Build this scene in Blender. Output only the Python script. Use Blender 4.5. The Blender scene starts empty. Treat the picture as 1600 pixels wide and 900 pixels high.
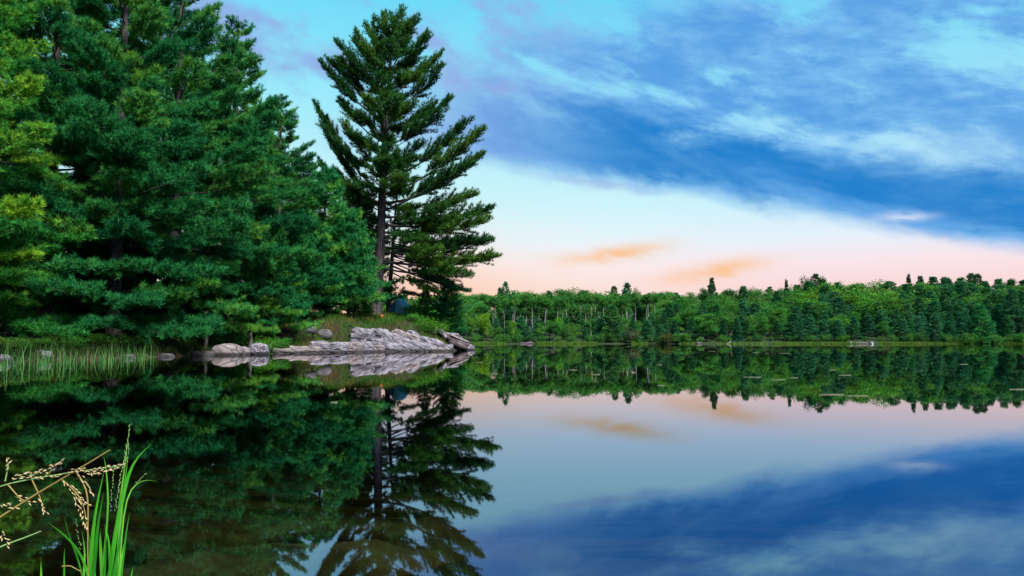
import bpy, bmesh, math, random
import numpy as np
from mathutils import Vector, noise as mnoise

S = bpy.context.scene
COL = S.collection
R = math.radians

# ------------------------------------------------------------------ camera, world, sun, exposure
F = 1142.0                       # focal length in photo pixels (1600 wide)
CAMZ = 1.0
PITCH = math.atan(81.0 / F)
cam_d = bpy.data.cameras.new("camera")
cam_d.sensor_width = 36.0
cam_d.lens = 36.0 * F / 1600.0
cam_d.clip_start = 0.05
cam_d.clip_end = 5000
cam = bpy.data.objects.new("camera", cam_d)
COL.objects.link(cam)
cam.location = (0, 0, CAMZ)
cam.rotation_euler = (R(90) + PITCH, 0, 0)
S.camera = cam

FILL_EL, FILL_AZ = R(50), R(138)     # azimuth clockwise from +Y: added fill light from behind right, brightening the tree fronts
FILL_STRENGTH = 5.0
SKY_GAIN = 0.50

S.view_settings.view_transform = 'Standard'
S.view_settings.look = 'None'
S.view_settings.exposure = 1.0
S.view_settings.gamma = 1.0
S.cycles.use_denoising = True
S.cycles.max_bounces = 7
S.cycles.diffuse_bounces = 3
S.cycles.glossy_bounces = 3
S.cycles.transmission_bounces = 4
S.cycles.transparent_max_bounces = 10
S.cycles.sample_clamp_indirect = 6.0
S.cycles.caustics_reflective = False
S.cycles.caustics_refractive = False


class V:
    """a node socket with arithmetic"""
    def __init__(s, t, k): s.t, s.k = t, k
    def _m(s, op, *a):
        n = s.t.nodes.new('ShaderNodeMath'); n.operation = op
        for i, x in enumerate((s,) + a):
            if isinstance(x, V): s.t.links.new(x.k, n.inputs[i])
            else: n.inputs[i].default_value = x
        return V(s.t, n.outputs[0])
    def __add__(s, o): return s._m('ADD', o)
    def __radd__(s, o): return s._m('ADD', o)
    def __sub__(s, o): return s._m('SUBTRACT', o)
    def __rsub__(s, o): return (s * -1.0) + o
    def __mul__(s, o): return s._m('MULTIPLY', o)
    def __rmul__(s, o): return s._m('MULTIPLY', o)
    def __truediv__(s, o): return s._m('DIVIDE', o)
    def fn(s, op, *a): return s._m(op, *a)
    def smooth(s, a, b, lo=0.0, hi=1.0):
        n = s.t.nodes.new('ShaderNodeMapRange'); n.interpolation_type = 'SMOOTHSTEP'
        s.t.links.new(s.k, n.inputs[0])
        for i, x in enumerate((a, b, lo, hi)): n.inputs[i + 1].default_value = x
        return V(s.t, n.outputs[0])


def vconst(t, x):
    n = t.nodes.new('ShaderNodeValue'); n.outputs[0].default_value = x
    return V(t, n.outputs[0])


def setin(t, sock, x):
    if isinstance(x, V): t.links.new(x.k, sock)
    elif isinstance(x, (tuple, list)) and len(x) == 3 and sock.type == 'RGBA': sock.default_value = (*x, 1)
    else: sock.default_value = x


def mixc(t, fac, a, b, mode='MIX'):
    n = t.nodes.new('ShaderNodeMix'); n.data_type = 'RGBA'; n.blend_type = mode
    setin(t, n.inputs[0], fac); setin(t, n.inputs[6], a); setin(t, n.inputs[7], b)
    return V(t, n.outputs[2])


def noise(t, vec, scale, detail=4.0, rough=0.55, dist=0.0):
    n = t.nodes.new('ShaderNodeTexNoise')
    if vec is not None: t.links.new(vec.k, n.inputs['Vector'])
    n.inputs['Scale'].default_value = scale; n.inputs['Detail'].default_value = detail
    n.inputs['Roughness'].default_value = rough; n.inputs['Distortion'].default_value = dist
    return V(t, n.outputs[0])


def combine(t, x, y, z):
    n = t.nodes.new('ShaderNodeCombineXYZ')
    for i, a in enumerate((x, y, z)): setin(t, n.inputs[i], a)
    return V(t, n.outputs[0])


def separate(t, v):
    n = t.nodes.new('ShaderNodeSeparateXYZ'); t.links.new(v.k, n.inputs[0])
    return [V(t, o) for o in n.outputs]


def ramp(t, fac, stops):
    n = t.nodes.new('ShaderNodeValToRGB'); t.links.new(fac.k, n.inputs[0])
    e = n.color_ramp.elements
    while len(e) < len(stops): e.new(0.5)
    for el, (p, c) in zip(e, stops): el.position = p; el.color = (*c, 1)
    return V(t, n.outputs[0])


def make_world():
    w = bpy.data.worlds.new("World"); S.world = w; w.use_nodes = True
    t = w.node_tree
    for n in list(t.nodes): t.nodes.remove(n)
    out = t.nodes.new('ShaderNodeOutputWorld'); bg = t.nodes.new('ShaderNodeBackground')
    t.links.new(bg.outputs[0], out.inputs[0])
    sky = t.nodes.new('ShaderNodeTexSky'); sky.sky_type = 'NISHITA'; sky.sun_disc = False
    sky.sun_elevation = FILL_EL; sky.sun_rotation = FILL_AZ
    sky.air_density = 1.0; sky.dust_density = 0.6; sky.ozone_density = 2.5
    tc = t.nodes.new('ShaderNodeTexCoord')
    d = V(t, tc.outputs['Generated'])
    x, y, z = separate(t, d)
    hyp = (x * x + y * y + 1e-6).fn('SQRT')
    A = (x / hyp).fn('ARCSINE') * 57.2958           # degrees right of the lake axis
    E = z.fn('ABSOLUTE').fn('ARCSINE') * 57.2958    # degrees above the horizon
    # clear twilight sky by elevation
    g = (E / 60.0).fn('MINIMUM', 1.0)
    left = ramp(t, g, [(0.0, (1.0, .55, .33)), (.06, (1.0, .78, .68)), (.095, (1.0, .89, .88)), (.125, (.86, .95, 1.0)), (.17, (.66, .95, 1.0)),
                       (.31, (.33, .85, 1.0)), (.43, (.15, .72, .98)), (.75, (.13, .46, .80)), (1.0, (.10, .36, .70))])
    right = ramp(t, g, [(0.0, (.95, .60, .58)), (.065, (1.0, .71, .71)), (.095, (.98, .82, .86)), (.125, (.82, .91, 1.0)), (.17, (.62, .92, 1.0)),
                        (.31, (.33, .84, 1.0)), (.43, (.15, .70, .98)), (.75, (.13, .46, .80)), (1.0, (.10, .36, .70))])
    clear = mixc(t, A.smooth(-4, 26), left, right)
    glow = ((A + 7.0) * (A + 7.0) / 70.0 + E * E / 34.0) * -1.0
    clear = mixc(t, glow.fn('EXPONENT') * .92, clear, (1.0, .54, .32))
    # cloud field: a long sheet falling to the right, frayed at its edges
    st = combine(t, x * 1.0 + z * .35, y, z * 2.1 + x * .42)
    n1 = noise(t, st, 3.0, 6, .58, .15)
    n2 = noise(t, st, 8.5, 6, .58, .25)
    n3 = noise(t, combine(t, x * .9 + z * .4, y, z * 2.8 + x * .7), 6.5, 6, .6, .35)
    n4 = noise(t, combine(t, x, y, z * 1.9 + x * .3), 7.5, 5, .55, .1)
    n5 = noise(t, combine(t, x + z * .3, y, z * 3.2 + x * .3), 26.0, 4, .6)
    low = 13.3 - A * .226
    tt = E - low + (n1 - .5) * 5.0 + (n2 - .5) * 2.6
    m = tt.smooth(-.4, 1.7)
    up = E - (21.0 + A * .42) + (n1 - .5) * 10.0 + (n2 - .5) * 5.0
    m = m * up.smooth(-4.0, 4.0, 1.0, 0.0)
    hole = (n3 * .6 + n2 * .4).smooth(.48, .60) * tt.smooth(4.0, 8.0)
    m = m * (1.0 - hole * .8)
    core = tt + (n2 - .5) * 4.0 + (n3 - .5) * 3.0 + (n5 - .5) * 1.6
    dark = core.smooth(.8, 2.8) * core.smooth(3.8, 7.0, 1.0, 0.0) * A.smooth(-6, 14)
    dark = dark * n3.smooth(.30, .58, .72, 1.0)
    body = mixc(t, (n2 * .65 + n5 * .35).smooth(.36, .64), (.095, .36, .80), (.22, .55, .92))
    lilac = mixc(t, A.smooth(-20, 12), (.32, .44, .82), body)
    cloudc = mixc(t, dark, lilac, (.008, .215, .62))
    col = mixc(t, m, clear, cloudc)
    # puffs in the clear cyan part
    wl = n4.smooth(.47, .66) * E.smooth(13.5, 18) * A.smooth(-2, 9, 1.0, 0.0)
    col = mixc(t, wl * .9, col, (.30, .44, .82))
    # low streaks catching the last light
    def streak(a0, e0, la, le, tilt, amt, c):
        nonlocal col
        u = (A - a0) / la
        vv = (E - e0 - (A - a0) * tilt + (n2 - .5) * 1.6 + (n5 - .5) * .9) / le
        k = ((u * u + vv * vv) * -1.0).fn('EXPONENT') * (n3 * .6 + n5 * .4).smooth(.32, .56, .45, 1.0) * amt
        col = mixc(t, k, col, c)
    streak(8.0, 6.7, 3.8, .6, .10, 1.0, (1.0, .55, .24))
    streak(15.5, 5.2, 3.4, .65, .13, 1.0, (1.0, .55, .26))
    streak(7.0, 12.0, 4.5, .35, -.16, .55, (.34, .45, .80))
    streak(31.5, 12.6, 4.2, 1.3, -.16, .35, (.60, .90, 1.0))
    streak(28.5, 8.3, 1.6, .35, -.02, .8, (.80, .86, .98))
    # physical sky adds its own share of scattered light
    nis = V(t, sky.outputs[0])
    col = mixc(t, .05, col, mixc(t, 1.0, nis, (.07, .07, .07), 'MULTIPLY'))
    t.links.new(col.k, bg.inputs[0])
    bg.inputs[1].default_value = SKY_GAIN
    w.cycles.sampling_method = 'MANUAL'; w.cycles.sample_map_resolution = 512


make_world()
sd = bpy.data.lights.new("fill_sun", 'SUN'); sd.energy = FILL_STRENGTH; sd.angle = R(14); sd.color = (1.0, .95, .86)
so = bpy.data.objects.new("fill_sun", sd); COL.objects.link(so)
sv = Vector((math.sin(FILL_AZ) * math.cos(FILL_EL), math.cos(FILL_AZ) * math.cos(FILL_EL), math.sin(FILL_EL)))
so.rotation_euler = sv.to_track_quat('Z', 'Y').to_euler()


# ------------------------------------------------------------------ helpers
def P(px, py, Y):
    dx = (px - 800) / F; dy = (450 - py) / F
    cy = math.cos(PITCH) - dy * math.sin(PITCH); cz = math.sin(PITCH) + dy * math.cos(PITCH)
    t = Y / cy
    return np.array([dx * t, Y, CAMZ + cz * t])


def material(name):
    m = bpy.data.materials.new(name); m.use_nodes = True
    t = m.node_tree
    for n in list(t.nodes): t.nodes.remove(n)
    o = t.nodes.new('ShaderNodeOutputMaterial')
    return m, t, o


def principled(t, o, col, rough=.8, spec=.3, normal=None, metal=0.0):
    b = t.nodes.new('ShaderNodeBsdfPrincipled')
    setin(t, b.inputs['Base Color'], col); setin(t, b.inputs['Roughness'], rough)
    b.inputs['Specular IOR Level'].default_value = spec; b.inputs['Metallic'].default_value = metal
    if normal is not None: t.links.new(normal.k, b.inputs['Normal'])
    if o is not None: t.links.new(b.outputs[0], o.inputs[0])
    return b


def bump(t, h, strength=.5, dist=.05):
    n = t.nodes.new('ShaderNodeBump'); t.links.new(h.k, n.inputs['Height'])
    n.inputs['Strength'].default_value = strength; n.inputs['Distance'].default_value = dist
    return V(t, n.outputs[0])


def geo(t, name='Position'):
    return V(t, t.nodes.new('ShaderNodeNewGeometry').outputs[name])


def objc(t):
    return V(t, t.nodes.new('ShaderNodeTexCoord').outputs['Object'])


def attr(t, name):
    n = t.nodes.new('ShaderNodeAttribute'); n.attribute_name = name
    return V(t, n.outputs['Fac'])


def foliage_mat(name, dark, mid, bright, transl=.3, objcolor=False, vary=.25):
    m, t, o = material(name)
    a = attr(t, 'tint')
    c = ramp(t, a, [(0, dark), (.5, mid), (1, bright)])
    oi = t.nodes.new('ShaderNodeObjectInfo')
    if objcolor:
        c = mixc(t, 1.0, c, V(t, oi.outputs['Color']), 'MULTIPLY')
    hs = t.nodes.new('ShaderNodeHueSaturation')
    t.links.new(c.k, hs.inputs['Color'])
    rnd = V(t, oi.outputs['Random'])
    setin(t, hs.inputs['Value'], rnd * vary + (1.0 - vary / 2))
    c = V(t, hs.outputs[0])
    b = principled(t, None, c, .8, .03)
    tr = t.nodes.new('ShaderNodeBsdfTranslucent'); t.links.new(c.k, tr.inputs[0])
    mx = t.nodes.new('ShaderNodeMixShader'); mx.inputs[0].default_value = transl
    t.links.new(b.outputs[0], mx.inputs[1]); t.links.new(tr.outputs[0], mx.inputs[2])
    t.links.new(mx.outputs[0], o.inputs[0])
    return m


def np_mesh(name, verts, faces, mat=None, tint=None, smooth=False):
    verts = np.asarray(verts, np.float32); faces = np.asarray(faces, np.int32)
    k = faces.shape[1]; me = bpy.data.meshes.new(name)
    me.vertices.add(len(verts)); me.vertices.foreach_set('co', verts.ravel())
    me.loops.add(faces.size); me.loops.foreach_set('vertex_index', faces.ravel())
    me.polygons.add(len(faces))
    me.polygons.foreach_set('loop_start', np.arange(0, faces.size, k, dtype=np.int32))
    me.polygons.foreach_set('loop_total', np.full(len(faces), k, np.int32))
    me.polygons.foreach_set('use_smooth', np.full(len(faces), bool(smooth)))
    if tint is not None:
        at = me.attributes.new('tint', 'FLOAT', 'POINT'); at.data.foreach_set('value', np.asarray(tint, np.float32))
    me.update(calc_edges=True)
    if mat: me.materials.append(mat)
    return me


def link(name, me, parent=None, loc=None, rz=0.0, scale=None):
    o = bpy.data.objects.new(name, me); COL.objects.link(o)
    if parent: o.parent = parent
    if loc is not None: o.location = tuple(float(c) for c in loc)
    if rz: o.rotation_euler = (0, 0, rz)
    if scale is not None: o.scale = (scale,) * 3 if np.isscalar(scale) else tuple(scale)
    return o


def tag(o, label=None, cat=None, group=None, kind=None):
    if label: o['label'] = label
    if cat: o['category'] = cat
    if group: o['group'] = group
    if kind: o['kind'] = kind
    return o


def norm(a):
    return a / np.maximum(np.linalg.norm(a, axis=-1, keepdims=True), 1e-9)


class Geo:
    """collects quads and triangles (as quads are split to triangles) with a tint"""
    def __init__(s): s.v = []; s.f = []; s.t = []; s.n = 0
    def add(s, v, f, tint=.5):
        v = np.asarray(v, float); f = np.asarray(f, int)
        if f.shape[1] == 4: f = np.vstack([f[:, [0, 1, 2]], f[:, [0, 2, 3]]])
        s.v.append(v); s.f.append(f + s.n); s.n += len(v)
        s.t.append(np.full(len(v), tint) if np.isscalar(tint) else np.asarray(tint))
    def tube(s, pts, rad, sides=6, cap=False, tint=.5):
        pts = np.asarray(pts, float); n = len(pts); rad = np.broadcast_to(np.asarray(rad, float), (n,))
        d = norm(np.gradient(pts, axis=0))
        ref = np.array([0, 0, 1.]) if abs(d[:, 2]).mean() < .8 else np.array([1., 0, 0])
        u = norm(np.cross(d, ref)); w = np.cross(d, u)
        a = np.arange(sides) / sides * 2 * np.pi
        ring = u[:, None] * np.cos(a)[None, :, None] + w[:, None] * np.sin(a)[None, :, None]
        v = (pts[:, None] + ring * rad[:, None, None]).reshape(-1, 3)
        i = np.arange(n - 1)[:, None] * sides; j = np.arange(sides)[None]; k = (j + 1) % sides
        f = np.stack([i + j, i + k, i + sides + k, i + sides + j], -1).reshape(-1, 4)
        s.add(v, f, tint)
    def mesh(s, name, mat, smooth=False):
        return np_mesh(name, np.vstack(s.v), np.vstack(s.f), mat, np.concatenate(s.t), smooth)


def needles(rng, pos, dirs, n, length, width, spread=.75, up=.15, tint=None):
    """n needle blades fanning out of every tuft"""
    N = len(pos)
    d = norm(dirs)[:, None, :] + rng.normal(0, spread, (N, n, 3)); d[..., 2] += up
    d = norm(d)
    L = length * rng.uniform(.65, 1.15, (N, n, 1))
    b = pos[:, None, :] + d * L * .05
    side = norm(np.cross(d, rng.normal(0, 1, (N, n, 3)))) * width * .5
    v = np.stack([b - side, b + side, b + d * L], 2).reshape(-1, 3)
    f = np.arange(N * n * 3).reshape(-1, 3)
    if tint is None: tint = rng.uniform(0, 1, N)
    tt = np.repeat(np.clip(tint, 0, 1), n * 3)
    return v, f, tt


# ------------------------------------------------------------------ materials
M = {}
M['needle'] = foliage_mat('pine_needles', (.008, .098, .038), (.030, .222, .060), (.155, .370, .040), .36, True)
M['needle_dark'] = foliage_mat('dark_pine_needles', (.012, .068, .020), (.038, .140, .026), (.110, .225, .028), .32)
M['leaf'] = foliage_mat('broad_leaves', (.012, .085, .026), (.034, .140, .032), (.080, .200, .028), .3, True, .35)
M['farneedle'] = foliage_mat('far_needles', (.014, .100, .048), (.036, .165, .062), (.080, .225, .062), .25, True, .3)
M['grassblade'] = foliage_mat('grass_blades', (.025, .24, .02), (.07, .40, .025), (.20, .50, .06), .4)
M['reed'] = foliage_mat('reed_blades', (.025, .13, .04), (.05, .21, .045), (.12, .24, .06), .3)
M['drygrass'] = foliage_mat('dry_grass', (.022, .105, .014), (.058, .118, .018), (.15, .115, .036), .3)
M['shade_tinted_grass'] = foliage_mat('shade_darkened_grass', (.008, .025, .008), (.015, .04, .010), (.035, .045, .014), .3)  # blade colour darkened to carry the shade under the left pines
M['farreed'] = foliage_mat('far_shore_reeds', (.045, .12, .018), (.08, .17, .024), (.12, .20, .035), .3)


def bark(name, c1, c2, scale=6):
    m, t, o = material(name)
    p = objc(t); x, y, z = separate(t, p)
    n = noise(t, combine(t, x * 1.0, y * 1.0, z * .22), scale, 5, .65)
    c = mixc(t, n.smooth(.35, .65), c1, c2)
    principled(t, o, c, .9, .2, bump(t, n, .9, .06))
    return m


M['bark'] = bark('pine_bark', (.016, .014, .016), (.070, .060, .064))
M['palebark'] = bark('pale_bark', (.16, .16, .155), (.34, .34, .33), 3)
M['greybark'] = bark('grey_bark', (.05, .045, .04), (.13, .12, .11), 3)


def rock_mat(name, c1, c2, c3, streak=(1, 1, 3)):
    m, t, o = material(name)
    p = objc(t); x, y, z = separate(t, p)
    st = combine(t, x * streak[0] + z * .4, y * streak[1], z * streak[2] + x * .55)
    n = noise(t, st, 1.5, 7, .68, .1)
    n2 = noise(t, p, 4.0, 6, .75)
    c = ramp(t, n, [(.28, c1), (.46, c2), (.62, c3)])
    c = mixc(t, n2.smooth(.55, .72) * .6, c, (.085, .085, .095))
    vo = t.nodes.new('ShaderNodeTexVoronoi'); vo.feature = 'DISTANCE_TO_EDGE'; vo.inputs['Scale'].default_value = .9
    wob = noise(t, p, 1.7, 4, .6)
    t.links.new(combine(t, x * .55 + z * .5 + wob * .7, y, z * 1.5 + x * .75 + wob * .5).k, vo.inputs['Vector'])
    crack = V(t, vo.outputs['Distance']).smooth(.0, .05, 1.0, 0.0)
    c = mixc(t, crack * .85, c, (.018, .016, .018))
    n = n - crack * .8
    wz = separate(t, geo(t))[2]
    wet = (wz + (n2 - .5) * .10).smooth(.10, .26, .9, 0.0)
    c = mixc(t, wet, c, (.018, .016, .018))
    principled(t, o, c, .75, .3, bump(t, n * .6 + n2 * .4, .42, .08))
    return m


M['rock'] = rock_mat('grey_granite', (.04, .038, .048), (.135, .125, .155), (.26, .245, .295))
M['rock_warm'] = rock_mat('pinkish_granite', (.055, .045, .047), (.15, .128, .134), (.25, .215, .225))
M['rock_shade'] = rock_mat('shade_tinted_granite', (.03, .03, .033), (.075, .072, .082), (.13, .125, .14))  # darker copy of the granite, shade put into its colour
M['rock_dark'] = rock_mat('dark_ledge_rock', (.02, .014, .016), (.05, .036, .04), (.13, .10, .11))
M['rock_far'] = rock_mat('far_rock', (.05, .042, .042), (.09, .075, .078), (.14, .12, .125))


def ground_mat():
    m, t, o = material('forest_floor_and_lake_bed')
    p = geo(t); x, y, z = separate(t, p)
    a = noise(t, p, .35, 5, .6); b = noise(t, p, 2.4, 6, .7)
    land = mixc(t, a.smooth(.42, .60), (.030, .018, .012), (.020, .040, .012))
    land = mixc(t, b.smooth(.40, .65), land, (.018, .015, .009))
    land = mixc(t, y.smooth(120, 150), land, (.018, .035, .012))
    bs = noise(t, combine(t, x * .35, y * 1.3, z), 1.1, 5, .6, .6)
    bed = mixc(t, bs.smooth(.38, .62), (.10, .075, .018), (.55, .40, .10))
    bed = mixc(t, b.smooth(.5, .75) * .6, bed, (.05, .035, .016))
    bed = mixc(t, y.smooth(11, 20), bed, (.022, .018, .010))
    c = mixc(t, (z + (b - .5) * .1).smooth(-.04, .06), bed, land)
    principled(t, o, c, .95, .15, bump(t, b, .6, .08))
    return m


M['ground'] = ground_mat()


def water_mat():
    m, t, o = material('still_lake_water')
    p = geo(t); x, y, z = separate(t, p)
    w1 = noise(t, combine(t, x * .8, y * .35, 0.0), 1.4, 3, .5)
    w2 = noise(t, combine(t, x * 1.0, y * .6, 3.0), 9.0, 3, .5)
    patch = noise(t, combine(t, x * .25, y * .12, 9.0), .6, 3, .5).smooth(.45, .68, .25, 1.0)
    nr = bump(t, (w1 * .8 + w2 * .20 * patch), .05, .0085)
    fr = t.nodes.new('ShaderNodeFresnel'); fr.inputs[0].default_value = 1.80
    t.links.new(nr.k, fr.inputs['Normal'])
    gl = t.nodes.new('ShaderNodeBsdfGlossy'); gl.inputs['Roughness'].default_value = .016
    gl.inputs['Color'].default_value = (.90, .96, 1, 1)
    t.links.new(nr.k, gl.inputs['Normal'])
    tr = t.nodes.new('ShaderNodeBsdfTransparent')
    mx = t.nodes.new('ShaderNodeMixShader')
    fv = V(t, fr.outputs[0]); fac = fv * .82 + .16
    t.links.new(mixc(t, fv.smooth(.48, .76), (.60, .79, 1.0), (1.0, .98, .98)).k, gl.inputs['Color'])
    t.links.new(fac.k, mx.inputs[0]); t.links.new(tr.outputs[0], mx.inputs[1]); t.links.new(gl.outputs[0], mx.inputs[2])
    t.links.new(mx.outputs[0], o.inputs[0])
    ab = t.nodes.new('ShaderNodeVolumeAbsorption'); ab.inputs[0].default_value = (.62, .50, .22, 1); ab.inputs[1].default_value = .3
    t.links.new(ab.outputs[0], o.inputs['Volume'])
    return m


M['water'] = water_mat()


def plain(name, c, rough=.7, spec=.3):
    m, t, o = material(name)
    n = noise(t, objc(t), 8.0, 4, .6)
    cc = mixc(t, n.smooth(.3, .7), tuple(v * .8 for v in c), tuple(min(1, v * 1.15) for v in c))
    principled(t, o, cc, rough, spec)
    return m


M['tent'] = plain('blue_tent_fabric', (.22, .66, .78), .6)
M['tent_dark'] = plain('tent_mesh_door', (.02, .16, .28), .7)
M['orange'] = plain('orange_cloth', (.42, .10, .02), .6)
M['red'] = plain('red_cloth', (.55, .02, .06), .7)
M['pale'] = plain('pale_weed', (.085, .105, .055), .6)
M['whitewood'] = plain('bleached_wood', (.30, .30, .31), .8)
M['straw'] = plain('straw_stalk', (.20, .145, .035), .6)
M['seed'] = plain('pale_seed', (.42, .32, .17), .7)
M['greenseed'] = plain('green_seed', (.16, .27, .09), .7)

# ------------------------------------------------------------------ terrain
def wl(px, Y): return ((px - 800) / F * Y, Y)


NEAR = [wl(737, 72.5), wl(716, 69.5), wl(700, 66.5), wl(640, 64.5), wl(565, 60.5), wl(500, 57.5), wl(430, 53.5), wl(330, 48), wl(270, 44),
        wl(200, 40.5), wl(80, 36), wl(0, 31.5), wl(-120, 26), wl(-260, 20), (-16, 12), (-10, 5), (-5, 2.7), (0, 2.3), (6, 2.2),
        (14, 1), (25, -4), (60, -40), (-90, -60), (-160, 40), (-130, 118), (-50, 106), (-22, 93), (-10, 83), (-5.5, 77)]
NEAR = np.array(NEAR)


def near_dist(x, y):
    """signed distance to the near land, positive inside"""
    x = np.asarray(x, float); y = np.asarray(y, float)
    a = NEAR; b = np.roll(NEAR, -1, 0)
    best = np.full(x.shape, 1e9); ins = np.zeros(x.shape, bool)
    for (ax, ay), (bx, by) in zip(a, b):
        dx, dy = bx - ax, by - ay
        t = np.clip(((x - ax) * dx + (y - ay) * dy) / (dx * dx + dy * dy), 0, 1)
        best = np.minimum(best, np.hypot(x - ax - t * dx, y - ay - t * dy))
        if abs(by - ay) > 1e-9:
            c = ((ay > y) != (by > y)) & (x < (bx - ax) * (y - ay) / (by - ay) + ax)
            ins ^= c
    return np.where(ins, best, -best)


def sm(a, b, x):
    t = np.clip((x - a) / (b - a), 0, 1); return t * t * (3 - 2 * t)


def far_line(x):
    return 181 + 2.6 * np.sin(x * .061) + 1.7 * np.sin(x * .17 + 1) + sm(60, 200, x) * 4


def height(x, y):
    x = np.asarray(x, float); y = np.asarray(y, float)
    d = near_dist(x, y)
    rough = .10 * np.sin(x * 1.3 + y * .7) * np.sin(y * 1.1 - x * .4) + .05 * np.sin(x * 3.1 - y * 2.3)
    hill = 2.55 * np.exp(-((x + 13.0) ** 2 / (2 * 5.2 ** 2) + (y - 72.5) ** 2 / (2 * 6.5 ** 2)))
    hill += 1.5 * np.exp(-((x + 16.2) ** 2 / (2 * 3.6 ** 2) + (y - 62) ** 2 / (2 * 3.4 ** 2)))
    hn = .15 * sm(0, .5, d) + .9 * (1 - np.exp(-np.maximum(d, 0) / 4)) + hill * sm(0, 3.2, d) + rough * sm(0, 3, d) + sm(15, 60, d) * 1.5
    bedn = -(.10 + .17 * np.minimum(-d, 8) + .12 * np.clip(-d - 8, 0, 40)) + rough * .25 * sm(0, 1.5, -d)
    e = y - far_line(x)
    hf = .25 * sm(0, 1.5, e) + np.clip(e - 3, 0, 110) * .105 + sm(20, 150, x) * sm(10, 70, e) * 2.0 + .3 * np.sin(x * .3) * np.sin(y * .21) * sm(3, 10, e)
    bedf = np.maximum(-5.0, e * .15)
    h = np.where(d > 0, hn, np.where(e > 0, hf, np.maximum(-5.5, np.maximum(bedn, bedf))))
    return h


def hz(x, y): return float(height(np.array([x]), np.array([y]))[0])


def axis(*segs):
    out = []
    for a, b, s in segs: out += list(np.arange(a, b, s))
    return np.array(out + [segs[-1][1]])


gx = axis((-900, -150, 75), (-150, -40, 5), (-40, -28, 1), (-28, 4, .5), (4, 30, 2), (30, 170, 5), (170, 900, 73))
gy = axis((-300, -60, 60), (-60, -4, 6), (-4, 9, .35), (9, 28, 1), (28, 86, .5), (86, 120, 3), (120, 176, 8), (176, 196, 1), (196, 320, 6), (320, 1500, 118))
GX, GY = np.meshgrid(gx, gy); GZ = height(GX, GY)
nx, ny = len(gx), len(gy)
ii = (np.arange(ny - 1)[:, None] * nx + np.arange(nx - 1)[None]).ravel()
ground = link('ground', np_mesh('ground', np.stack([GX.ravel(), GY.ravel(), GZ.ravel()], 1),
              np.stack([ii, ii + 1, ii + nx + 1, ii + nx], 1), M['ground'], smooth=True))
tag(ground, kind='structure')

# water: a closed body whose top is the lake surface
wx0, wx1, wy0, wy1 = -890, 890, -290, 900
wv = [(wx0, wy0, 0), (wx1, wy0, 0), (wx1, wy1, 0), (wx0, wy1, 0), (wx0, wy0, -9), (wx1, wy0, -9), (wx1, wy1, -9), (wx0, wy1, -9)]
wf = [(0, 1, 2, 3), (7, 6, 5, 4), (0, 4, 5, 1), (1, 5, 6, 2), (2, 6, 7, 3), (3, 7, 4, 0)]
water = link('water', np_mesh('water', wv, wf, M['water']))
tag(water, kind='structure')


# ------------------------------------------------------------------ rocks
def rock_mesh(name, dims, seed, mat, cuts=10, rough=.10, strata=0.0, pw=2.6, shear=0.0):
    """rounded block, dims full size, with noise relief and bedding steps along its own tilted layers"""
    bm = bmesh.new(); bmesh.ops.create_cube(bm, size=2.0)
    bmesh.ops.subdivide_edges(bm, edges=bm.edges[:], cuts=cuts, use_grid_fill=True)
    dx, dy, dz = dims
    off = Vector((seed * 3.7, seed * 1.3, seed * 7.1))
    for v in bm.verts:
        c = v.co
        l = (abs(c.x) ** pw + abs(c.y) ** pw + abs(c.z) ** pw) ** (1 / pw)
        c = c / max(l, 1e-6)
        q = Vector((c.x * dx / 2, c.y * dy / 2, c.z * dz / 2))
        k = mnoise.fractal(q * 1.1 + off, 1.0, 2.0, 5) * rough
        if strata:
            lay = q.z * 1.0 + q.x * shear + q.y * .25
            s = (lay / strata + mnoise.noise(q * .6 + off) * .35)
            fr = s - math.floor(s)
            k += (-.20 if fr < .14 else .07 * fr) * strata * 1.7
        n = Vector((c.x / dx, c.y / dy, c.z / dz)).normalized()
        v.co = q + n * k * min(dims) * .8
    me = bpy.data.meshes.new(name); bm.to_mesh(me); bm.free()
    for p in me.polygons: p.use_smooth = strata == 0
    me.materials.append(mat)
    return me


def rock(name, px0, px1, py_top, Y, label, seed, mat='rock', depth=None, sink=.35, rz=0.0, tilt=(0, 0), strata=0.0, group=None, shear=0.0, pw=2.6):
    a = P(px0, 540, Y); b = P(px1, 540, Y); w = b[0] - a[0]
    top = P((px0 + px1) / 2, py_top, Y)[2]
    h = top + sink
    o = link(name, rock_mesh(name, (w, depth or w * .7, h), seed, M[mat], 12, .14, strata, pw, shear),
             loc=((a[0] + b[0]) / 2, Y, top - h / 2))
    o.rotation_euler = (tilt[0], tilt[1], rz)
    tag(o, label, 'rock', group)
    return o


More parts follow.
